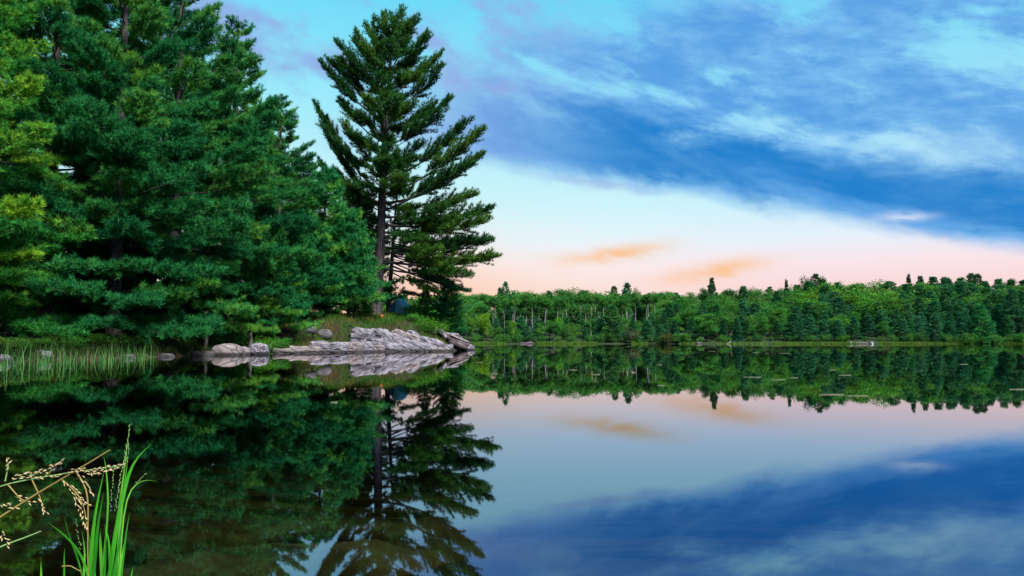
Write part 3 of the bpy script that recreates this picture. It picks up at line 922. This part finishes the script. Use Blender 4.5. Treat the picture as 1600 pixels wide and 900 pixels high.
# ------------------------------------------------------------------ grass, reeds, ground cover
def blades(rng, pos, h, w, bend=.35, seg=2, tint=None):
    """curved grass blades as tapered strips"""
    n = len(pos); az = rng.uniform(0, 6.28, n)
    d = np.stack([np.cos(az), np.sin(az), 0 * az], -1); sd_ = np.stack([-np.sin(az), np.cos(az), 0 * az], -1)
    hh = h * rng.uniform(.55, 1.15, n); b = bend * rng.uniform(.1, 1.2, n)
    rows = []
    for k in range(seg + 1):
        s = k / seg; c = pos + np.stack([0 * hh, 0 * hh, hh * s], -1) + d * (hh * b * s * s)[:, None]
        ww = w * (1 - s) * .5 + .0008
        rows += [c - sd_ * ww, c + sd_ * ww]
    v = np.stack(rows, 1).reshape(-1, 3); m = 2 * (seg + 1)
    f = np.concatenate([np.arange(n)[:, None] * m + np.array([[2 * k, 2 * k + 1, 2 * k + 3, 2 * k + 2]]) for k in range(seg)])
    if tint is None: tint = rng.uniform(0, 1, n)
    return v, f, np.repeat(tint, m)


rng = np.random.default_rng(900)
# slope grass on the promontory
n = 52000
X = rng.uniform(-24, -3.5, n); Y = rng.uniform(50, 78, n); d = near_dist(X, Y)
pn = np.sin(X * 1.1) * np.sin(Y * .9) + np.sin(X * .5 + 2) * .8 + rng.normal(0, .5, n)
k = (d > .7) & (pn > -.5) & (d < 13); X, Y = X[k], Y[k]; pn = pn[k]
g = Geo(); g.add(*blades(rng, np.stack([X, Y, height(X, Y)], -1), .42, .05, .5, 2, np.clip(.42 + .42 * np.sin(X * 1.7 + Y * .6) * np.sin(Y * 1.3 - X * .5) + rng.normal(0, .18, len(X)), 0, 1)))
tag(link('bank_grass', g.mesh('bank_grass', M['drygrass'])), 'dry green and tan grass covering the slope above the rocks', 'grass', kind='stuff')
n = 30000
X = rng.uniform(-36, -15, n); Y = rng.uniform(26, 54, n); d = near_dist(X, Y); k = (d > .08) & (d < 4.5); X, Y = X[k], Y[k]
g = Geo(); g.add(*blades(rng, np.stack([X, Y, height(X, Y)], -1), .5, .06, .6))
tag(link('undergrowth', g.mesh('undergrowth', M['shade_tinted_grass'])), 'low grassy undergrowth tinted dark for the shade beneath the left pines', 'undergrowth', kind='stuff')
# far shore reed belt
def belt(px0, px1, n):
    px = rng.uniform(px0, px1, n); X = (px - 800) / F * 181; Y = far_line(X) + rng.uniform(-1.2, .8, n)
    X = (px - 800) / F * Y
    return np.stack([X, Y, np.full(n, -.1)], -1)
pp = np.vstack([belt(*b) for b in ((738, 790, 1300), (838, 934, 2600), (985, 1012, 400), (1060, 1090, 300), (1205, 1345, 2200), (1372, 1440, 1700), (1440, 1520, 1000), (1545, 1640, 2200), (1120, 1200, 350))])
g = Geo(); g.add(*blades(rng, pp, .75, .10, .3))
tag(link('far_reeds', g.mesh('far_reeds', M['farreed'])), 'bright yellow green reed belt along the far waterline', 'reeds', kind='stuff')

# reed clumps in the shallows below the left pines
reed_meshes = []
for i in range(4):
    r_ = np.random.default_rng(300 + i)
    pos = np.stack([r_.normal(0, .30, 13), r_.normal(0, .25, 13), np.full(13, -.3)], -1)
    g = Geo(); g.add(*blades(r_, pos, 1.05, .034, .55, 4))
    reed_meshes.append(g.mesh('reed_clump', M['reed']))
for i in range(24):
    px = -8 + i * 10.4 + frng.uniform(-4, 4); Y = interp(px, [(0, 26), (60, 28), (120, 32), (180, 35), (245, 38.5)]) + frng.uniform(-1.5, 1.8)
    o = link('reed_clump', reed_meshes[i % 4], loc=((px - 800) / F * Y, Y, 0), rz=frng.uniform(0, 6.28), scale=frng.uniform(.75, 1.2))
    z_ = 'by the pale stone at the inner end' if px < 25 else ('in front of the grey boulder' if px < 90 else ('past the grey boulder' if px < 150 else ('by the small pale stone' if px < 215 else 'near the flat white stone')))
    tag(o, 'clump of thin green reeds in the shallows ' + z_, 'reeds', 'reed clumps along the left bank')

# bushes on the near bank and the point
def bush(px, Y, top, color, label, proto=0, wide=1.0, group=None):
    tm, cm, H = NB[proto]; X = (px - 800) / F * Y; z = hz(X, Y); s = (P(px, top, Y)[2] - z) / H
    tree_thing('shrub', tm, cm, (X, Y, z), frng.uniform(0, 6), (s * wide, s * wide, s), label, 'shrub', group, (*color, 1))


NB = [broadleaf(161, 2.0, 1.5, .1, 3200, .12, M['leaf'], M['greybark'], .04), broadleaf(162, 1.5, 1.4, .05, 2600, .11, M['leaf'], M['greybark'], .04)]
for px, Y, top, c, lab, pr, wd in [
        (650, 70, 488, (1.1, 1.2, .8), 'leafy green bush on the crest right of the thin trunk', 0, 1.2),
        (676, 69, 497, (1.6, 1.4, .6), 'yellow green bush above the right end of the outcrop', 1, 1.3),
        (640, 73, 474, (1.1, 1.2, .7), 'feathery bush in front of the blue tent', 1, 1.0),
        (628, 69.5, 495, (1.2, 1.1, .7), 'small bush between the thin trunk and the outcrop', 1, 1.0),
        (690, 71.5, 506, (1.7, 1.3, .5), 'low yellowish bush beside the dark ledge', 1, 1.1),
        (548, 62.5, 506, (.8, 1.1, .9), 'dark green bush left of the outcrop', 0, 1.1),
        (522, 62, 506, (1.1, 1.3, .8), 'green bush behind the mossy stone', 1, 1.0),
        (436, 54.6, 526, (1.2, 1.3, .8), 'bright green bush at the left end of the grassy slope', 1, 1.1),
        (410, 52.3, 527, (1.3, 1.2, .5), 'olive bush right of the grey stump', 1, 1.0),
        (372, 51.5, 510, (1.0, 1.1, .6), 'mottled bush behind the pinkish boulder', 0, 1.2),
        (345, 50.5, 520, (1.0, .9, .5), 'low brownish bush behind the pinkish boulder', 1, 1.2),
        (110, 41, 530, (1.0, 1.1, .6), 'low green bush behind the middle of the reeds', 1, 1.4),
        (170, 43, 518, (1.2, 1.1, .5), 'olive bush behind the far reed clumps', 0, 1.1),
        (220, 45, 522, (1.0, 1.0, .6), 'olive bush behind the small pale stone', 1, 1.3),
        (30, 38, 525, (1.0, 1.1, .7), 'green bush behind the low blue grey stone', 1, 1.5),
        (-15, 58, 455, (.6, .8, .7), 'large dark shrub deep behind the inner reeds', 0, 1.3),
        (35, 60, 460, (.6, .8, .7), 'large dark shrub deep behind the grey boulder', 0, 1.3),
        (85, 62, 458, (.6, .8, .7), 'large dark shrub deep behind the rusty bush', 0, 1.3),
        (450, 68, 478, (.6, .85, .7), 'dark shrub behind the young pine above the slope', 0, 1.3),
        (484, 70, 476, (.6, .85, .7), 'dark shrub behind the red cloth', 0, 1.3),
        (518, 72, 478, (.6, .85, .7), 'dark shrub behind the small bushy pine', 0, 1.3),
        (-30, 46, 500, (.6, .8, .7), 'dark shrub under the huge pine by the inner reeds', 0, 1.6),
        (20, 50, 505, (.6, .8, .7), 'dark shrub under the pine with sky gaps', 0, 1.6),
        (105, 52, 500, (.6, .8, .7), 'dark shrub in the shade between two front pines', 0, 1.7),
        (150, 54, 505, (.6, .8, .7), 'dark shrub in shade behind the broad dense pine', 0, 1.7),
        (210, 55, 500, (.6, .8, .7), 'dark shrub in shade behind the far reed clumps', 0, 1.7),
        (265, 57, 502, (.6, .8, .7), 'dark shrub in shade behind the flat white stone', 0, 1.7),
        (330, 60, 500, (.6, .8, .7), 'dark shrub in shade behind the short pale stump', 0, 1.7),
        (85, 39.5, 522, (2.2, .7, .5), 'rusty brown bush behind the grey boulder', 1, 1.2)]:
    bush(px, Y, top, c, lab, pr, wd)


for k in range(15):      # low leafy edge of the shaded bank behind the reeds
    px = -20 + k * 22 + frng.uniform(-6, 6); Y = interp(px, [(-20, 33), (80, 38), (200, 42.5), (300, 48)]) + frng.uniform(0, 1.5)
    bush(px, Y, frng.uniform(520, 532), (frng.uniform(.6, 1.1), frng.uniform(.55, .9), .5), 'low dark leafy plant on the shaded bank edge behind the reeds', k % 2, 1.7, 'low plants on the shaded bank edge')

# ------------------------------------------------------------------ small things on the bank
def stump(px, Y, py_top, r, label, mat, seed):
    rg = np.random.default_rng(seed); X = (px - 800) / F * Y; z = hz(X, Y); H = P(px, py_top, Y)[2] - z
    g = Geo(); zz = np.linspace(-.2, H, 8); pts = np.stack([.08 * np.sin(zz * 2), 0 * zz, zz], -1)
    g.tube(pts, r * np.array([1.5, 1.25, 1.05, 1, .97, .95, .9, .8]), 10)
    for k in range(6):
        a = k + rg.uniform(-.3, .3); b = pts[-1] + np.array([math.cos(a), math.sin(a), 0]) * r * .5
        g.tube(np.array([b - [0, 0, .15], b + [0, 0, rg.uniform(.08, .3)]]), [r * .4, .01], 5)
    o = link('tree_stump', g.mesh('tree_stump', M[mat], True), loc=(X, Y, z)); tag(o, label, 'stump')


stump(391, 51.0, 515, .15, 'broken grey stump standing above the blue grey boulder', 'greybark', 1)
stump(322, 49.0, 526, .12, 'short pale stump left of the pinkish boulder', 'greybark', 2)

# leaning bleached stick between the boulder and the shelf
g = Geo(); a = P(420, 549, 52.6); b = P(425, 534, 52.8)
g.tube(np.array([a - [0, 0, .1], (a + b) / 2 + [.05, 0, 0], b]) - a, [.05, .045, .02], 6)
g.tube(np.array([(a + b) / 2, (a + b) / 2 + [-.2, 0, .25]]) - a, [.03, .01], 5)
tag(link('driftwood_stick', g.mesh('driftwood_stick', M['whitewood'], True), loc=a), 'thin bleached stick leaning at the waterline between boulder and shelf', 'stick')
g = Geo(); a = P(1135, 538, 180.5); b = P(1141, 530, 180.5)
s_ = np.linspace(0, 1, 7)[:, None]; arc = a + (b - a) * s_ + np.array([.5, 0, 0]) * np.sin(s_ * 3.1)
g.tube(arc - a, [.11, .11, .1, .09, .08, .07, .03], 6)
tag(link('driftwood_branch', g.mesh('driftwood_branch', M['whitewood'], True), loc=a), 'curved white driftwood branch sticking up at the far waterline', 'branch')

# blue dome tent on the crest
ty = 76.0; tc_ = P(625, 484, ty); tz = hz(tc_[0], ty)
tent = link('camping_tent', None, loc=(tc_[0], ty, tz)); tag(tent, 'blue dome tent pitched behind the thin pine trunk', 'tent')
H_ = P(625, 467, ty)[2] - tz
u = np.linspace(0, 2 * np.pi, 25)[:-1]; vv = np.linspace(0, np.pi / 2, 9)
g = Geo(); vs = []
for q in vv:
    rr = math.cos(q) ** .75; sq = 1 + .10 * np.cos(4 * u)
    vs.append(np.stack([1.1 * rr * np.cos(u) * sq, 1.1 * rr * np.sin(u) * sq, np.full(24, H_ * math.sin(q) ** .95)], -1))
vs = np.vstack(vs); i = np.arange(8)[:, None] * 24; j = np.arange(24)[None]; k = (j + 1) % 24
g.add(vs, np.stack([i + j, i + k, i + 24 + k, i + 24 + j], -1).reshape(-1, 4))
link('canopy', g.mesh('tent_canopy', M['tent'], True), tent)
g = Geo(); dv = [(-.9, -1.02, .35), (-.1, -1.22, .35), (-.25, -.72, H_ * .75), (-.6, -.72, H_ * .72)]
g.add(np.array(dv), [(0, 1, 2, 3)]); link('door', g.mesh('tent_door', M['tent_dark']), tent)
for sgn in (1, -1):
    an = np.linspace(-1.5, 1.5, 13); g = Geo()
    g.tube(np.stack([1.38 * np.sin(an) * .75, sgn * 1.12 * np.sin(an) * .75, H_ * np.cos(an) * 1.01 + .02], -1), .018, 5)
    link('pole', g.mesh('tent_pole', M['tent_dark'], True), tent)

# orange bundle and red cloth seen among the trunks
def bundle(name, px, py, Y, r, mat, label, cat, seed):
    c = P(px, py, Y)
    me = rock_mesh(name, (r * 2, r * 1.5, r * 2.2), seed, M[mat], 5, .3)
    o = link(name, me, loc=c); tag(o, label, cat); return o
ob = bundle('stuff_sack', 596, 494, 69.2, .15, 'orange', 'small bright orange bundle between the two pine trunks', 'bundle', 3)
ob.location.z = hz(ob.location.x, ob.location.y) + .12
c = P(497, 470, 64.5)
g = Geo(); gu, gv = np.meshgrid(np.linspace(0, 1, 7), np.linspace(0, 1, 7))
cv = np.stack([(gu - .5) * .55, .06 * np.sin(gu * 9 + gv * 2), -gv * .8 + .06 * np.sin(gu * 7)], -1).reshape(-1, 3)
ix = (np.arange(6)[:, None] * 7 + np.arange(6)[None]).ravel()
fr_ = np.stack([ix, ix + 1, ix + 8, ix + 7], -1)
g.add(cv, fr_); g.add(cv + [0, .012, 0], fr_[:, ::-1])
tag(link('hanging_cloth', g.mesh('hanging_cloth', M['red']), loc=c), 'small red cloth hanging among the young pines', 'cloth')

# far shoreline stones
for px, py, w_, lab, sdd in [(820, 536, 20, 'dark flat stone at the far waterline below the dark pine', 61), (828, 535, 12, 'pale stone at the right of the dark flat far stone', 62),
                             (1092, 535.3, 10, 'pink stone on the far waterline', 63), (1347, 535.4, 22, 'long grey rock between two far reed strips', 64),
                             (1329, 535.2, 4, 'small white stone at the left end of the long grey far rock', 65), (1362, 535.2, 4, 'small white stone at the right end of the long grey far rock', 66)]:
    Yf = float(far_line((px - 800) / F * 181)) - .3
    rock('shore_stone', px - w_ / 2, px + w_ / 2, py - 1.0, Yf, lab, sdd, 'rock_far' if w_ > 6 else 'whitewood', 1.2, .4)

# pale strands of floating weed
def strand(px, py, wpx, seed):
    rg = np.random.default_rng(seed); Y = CAMZ * F / (py - 531); c = P(px, py, Y); w_ = wpx / F * Y
    m = 16; a = np.arange(m) / m * 2 * np.pi; rr = rg.uniform(.75, 1.15, m)
    ring = np.stack([np.cos(a) * w_ / 2 * rr, np.sin(a) * max(.035, w_ * .09) * rr, np.zeros(m)], -1)
    top = np.vstack([ring * .96 + [0, 0, .012], [[0, 0, .014]], ring - [0, 0, .01]])
    f = [(i, (i + 1) % m, m) for i in range(m)] + [(i, m + 1 + i, m + 1 + (i + 1) % m) for i in range(m)] + [(i, m + 1 + (i + 1) % m, (i + 1) % m) for i in range(m)]
    g = Geo(); g.add(top, f)
    o = link('floating_weed', g.mesh('floating_weed', M['pale']), loc=(c[0], Y, .003), rz=rg.uniform(-.1, .1))
    tag(o, 'pale strand of weed floating on the calm lake', 'weed', 'floating weed strands')


for i, (px, py, w_) in enumerate([(750, 566, 17), (771, 584, 18), (522, 628, 16), (1032, 602, 15), (895, 578, 16), (930, 585, 18), (1175, 589, 36), (1216, 593, 30), (1240, 590, 18),
                                  (1112, 549, 14), (1225, 552, 22), (1300, 616, 50), (1340, 618, 44), (1590, 608, 34), (1505, 569, 18), (1062, 546, 6), (1300, 578, 14), (1030, 570, 12), (1180, 551, 16), (1320, 586, 26)]):
    strand(px, py, w_ * .75, i)

# ------------------------------------------------------------------ submerged rocks in the near shallows
for i, (x, y, z, dx, dy, dz, lab) in enumerate([
        (-1.4, 5.9, -.72, 2.6, .55, .34, 'long brown slab under the shallow water below the pine reflection'),
        (-.6, 5.1, -.66, 2.2, .5, .30, 'brown submerged slab just bankward of the longest slab'),
        (-1.5, 4.5, -.58, 2.0, .42, .28, 'narrow brown ledge under water between two submerged slabs'),
        (-3.3, 4.6, -.55, 1.9, .45, .30, 'brown ledge under water behind the grass clump'),
        (-.7, 3.9, -.50, 2.1, .40, .26, 'brown submerged slab closest to the near bank')]):
    o = link('submerged_rock', rock_mesh('submerged_rock', (dx, dy, dz), 70 + i, M['ground'], 14, .45, 0, 3.4), loc=(x, y, z + .14), rz=.1 * i)
    tag(o, lab, 'rock')

# ------------------------------------------------------------------ foreground grass
def ribbon(pts, w, fold=.25):
    """a folded tapered leaf along pixel-traced points"""
    pts = np.array(pts, float); n = len(pts)
    t_ = np.linspace(0, 1, n); tt = np.linspace(0, 1, 16)
    q = np.stack([np.interp(tt, t_, pts[:, k]) for k in range(3)], -1)
    for _ in range(3): q[1:-1] = (q[:-2] + 2 * q[1:-1] + q[2:]) / 4
    d = norm(np.gradient(q, axis=0)); side = norm(np.cross(d, [0, 1.0, .2])); up = np.cross(side, d)
    ww = (w * np.minimum(1, .55 + tt * 2) * np.clip((1 - tt) * 2.6, 0.05, 1) * .5)[:, None]
    v = np.stack([q - side * ww + up * ww * fold, q, q + side * ww + up * ww * fold], 1).reshape(-1, 3)
    i = np.arange(15) * 3
    f = np.vstack([np.stack([i, i + 1, i + 4, i + 3], -1), np.stack([i + 1, i + 2, i + 5, i + 4], -1)])
    return v, f


GYF = 1.3
root0 = P(155, 905, GYF); groot = np.array([root0[0], GYF, hz(root0[0], GYF)])
clump = link('grass_clump', None, loc=groot); tag(clump, 'bright green grass clump with seed heads on the near bank', 'grass')
grng = random.Random(9)
BLADES = [  # pixel points upward, width px, depth offset
    ([(165, 960), (175, 860), (190, 780), (205, 722), (236, 694)], 13, 0), ([(160, 960), (178, 840), (188, 780), (196, 720), (202, 668)], 6, .02),
    ([(135, 960), (140, 880), (148, 800), (163, 735)], 12, .03), ([(140, 960), (146, 890), (152, 820), (162, 770)], 12, -.03),
    ([(150, 960), (165, 850), (170, 780), (165, 725), (162, 714)], 6, .05), ([(172, 960), (176, 850), (190, 790), (196, 745), (202, 697)], 6, .04),
    ([(150, 960), (132, 870), (100, 835), (74, 816)], 8, -.02), ([(140, 960), (125, 880), (108, 840), (100, 806)], 6, .02),
    ([(170, 960), (180, 880), (190, 830), (194, 758)], 8, -.04), ([(178, 960), (182, 880), (190, 800), (196, 755)], 9, .0), ([(160, 960), (158, 880), (156, 840), (157, 828)], 9, -.05),
    ([(182, 960), (186, 890), (190, 870), (193, 850)], 8, .03), ([(100, 960), (100, 900), (100, 870), (101, 856)], 6, -.02), ([(64, 960), (64, 900), (64, 890), (64, 876)], 6, 0),
    ([(200, 960), (203, 910), (206, 895), (208, 886)], 6, .02), ([(165, 960), (170, 900), (176, 865), (173, 850)], 7, -.03), ([(128, 960), (130, 905), (133, 860), (128, 830)], 7, .03),
    ([(180, 960), (188, 870), (195, 770), (222, 748), (244, 752)], 4, .04), ([(175, 960), (182, 900), (182, 868), (184, 852)], 8, -.02), ([(145, 960), (150, 900), (140, 850), (136, 818)], 7, .05),
    ([(168, 960), (172, 890), (170, 840), (163, 820)], 8, .01), ([(185, 960), (190, 890), (197, 830), (203, 800)], 7, .05), ([(158, 960), (163, 900), (165, 850), (164, 818)], 7, -.06)]
for pts, w_, dy in BLADES:
    rx = grng.uniform(-.03, .03)
    q = [P(px, py, GYF + dy * (.4 + .6 * k / 4)) for k, (px, py) in enumerate(pts)]
    q = [np.array([q[0][0] * .5 + groot[0] * .5 + rx, GYF + dy * .4, groot[2] - .02])] + q
    v, f = ribbon(q, w_ * GYF / F * .5)
    g = Geo(); g.add(v - groot, f, grng.uniform(0, 1)); link('blade', g.mesh('grass_blade', M['grassblade'], True), clump)


def seed_spike(g, a, b, n, size, seed, spread=1.0):
    rg = np.random.default_rng(seed)
    for k in range(n):
        s = k / max(1, n - 1); p = a + (b - a) * s; d = norm((b - a) / np.linalg.norm(b - a) + rg.normal(0, .35 * spread, 3))
        u_ = norm(np.cross(d, rg.normal(0, 1, 3))); w__ = np.cross(d, u_); L = size * rg.uniform(.8, 1.25); p = p + u_ * size * .35 * spread
        v = np.array([p, p + d * L * .45 + u_ * L * .12, p + d * L * .45 + w__ * L * .12, p + d * L * .45 - u_ * L * .12, p + d * L * .45 - w__ * L * .12, p + d * L])
        g.add(v, [(0, 1, 2), (0, 2, 3), (0, 3, 4), (0, 4, 1), (5, 2, 1), (5, 3, 2), (5, 4, 3), (5, 1, 4)])


for (x0, y0), (x1, y1), nn_, sd_ in [((190, 740), (203, 666), 22, 1), ((180, 800), (190, 735), 18, 2), ((172, 800), (178, 735), 14, 3), ((198, 725), (201, 697), 8, 4), ((127, 860), (118, 815), 10, 5), ((210, 755), (224, 744), 5, 6)]:
    g = Geo(); seed_spike(g, P(x0, y0, GYF) - groot, P(x1, y1, GYF) - groot, nn_, .0065, sd_, .45)
    link('seed_head', g.mesh('seed_head', M['greenseed'], True), clump)

# arching dry stems coming in from the left
droot = np.array([P(-120, 905, 1.25)[0], 1.25, 0.0]); droot[2] = hz(droot[0], 1.25)
dry = link('dry_grass_stem', None, loc=droot); tag(dry, 'dry straw coloured grass stems with drooping seed heads leaning in', 'dry grass')
D0 = lambda px, py: P(px, py, 1.25) - droot
for pts, r_, mt in [([(-120, 960), (-60, 850), (0, 808), (60, 770), (120, 735), (172, 703)], .0026, 'straw'), ([(-120, 960), (-70, 790), (0, 757), (60, 747), (110, 738), (190, 728)], .0017, 'greenseed'),
                    ([(-120, 960), (-50, 880), (0, 854), (40, 840), (64, 830)], .0022, 'greenseed'), ([(118, 737), (135, 760), (138, 790), (137, 820), (137, 900), (140, 960)], .0014, 'straw'),
                    ([(12, 757), (32, 780), (48, 786)], .0012, 'straw'), ([(50, 750), (62, 775), (68, 800)], .0012, 'straw'), ([(8, 752), (14, 722)], .0012, 'greenseed'),
                    ([(95, 748), (115, 765), (130, 785), (136, 822)], .0012, 'straw'), ([(70, 745), (92, 725)], .001, 'straw'), ([(97, 885), (110, 884), (126, 893)], .0012, 'straw')]:
    q = np.array([D0(*p) for p in pts]); t_ = np.linspace(0, 1, len(q)); tt = np.linspace(0, 1, 14)
    q = np.stack([np.interp(tt, t_, q[:, k]) for k in range(3)], -1)
    for _ in range(2): q[1:-1] = (q[:-2] + 2 * q[1:-1] + q[2:]) / 4
    g = Geo(); g.tube(q, r_ * np.linspace(1.1, .5, 14), 6); link('stalk', g.mesh('stalk', M[mt], True), dry)
for (x0, y0), (x1, y1), nn_, sd_ in [((18, 748), (75, 735), 22, 1), ((72, 733), (94, 723), 8, 2), ((105, 735), (150, 738), 18, 3), ((140, 738), (188, 728), 20, 4), ((100, 750), (135, 790), 18, 5), ((118, 775), (137, 822), 14, 6),
                                     ((0, 788), (22, 794), 8, 7), ((22, 775), (50, 785), 9, 8), ((60, 770), (70, 802), 9, 9), ((0, 832), (14, 850), 8, 10), ((9, 740), (14, 722), 6, 11), ((118, 735), (142, 770), 12, 12), ((40, 745), (90, 745), 12, 13)]:
    g = Geo(); seed_spike(g, D0(x0, y0), D0(x1, y1), int(nn_ * 1.3), .0095, 40 + sd_, .9)
    link('seed_head', g.mesh('seed_head', M['seed'], True), dry)

tris = sum(len(m.polygons) for m in bpy.data.meshes)
print('faces in unique meshes', tris, 'objects', len(bpy.data.objects))
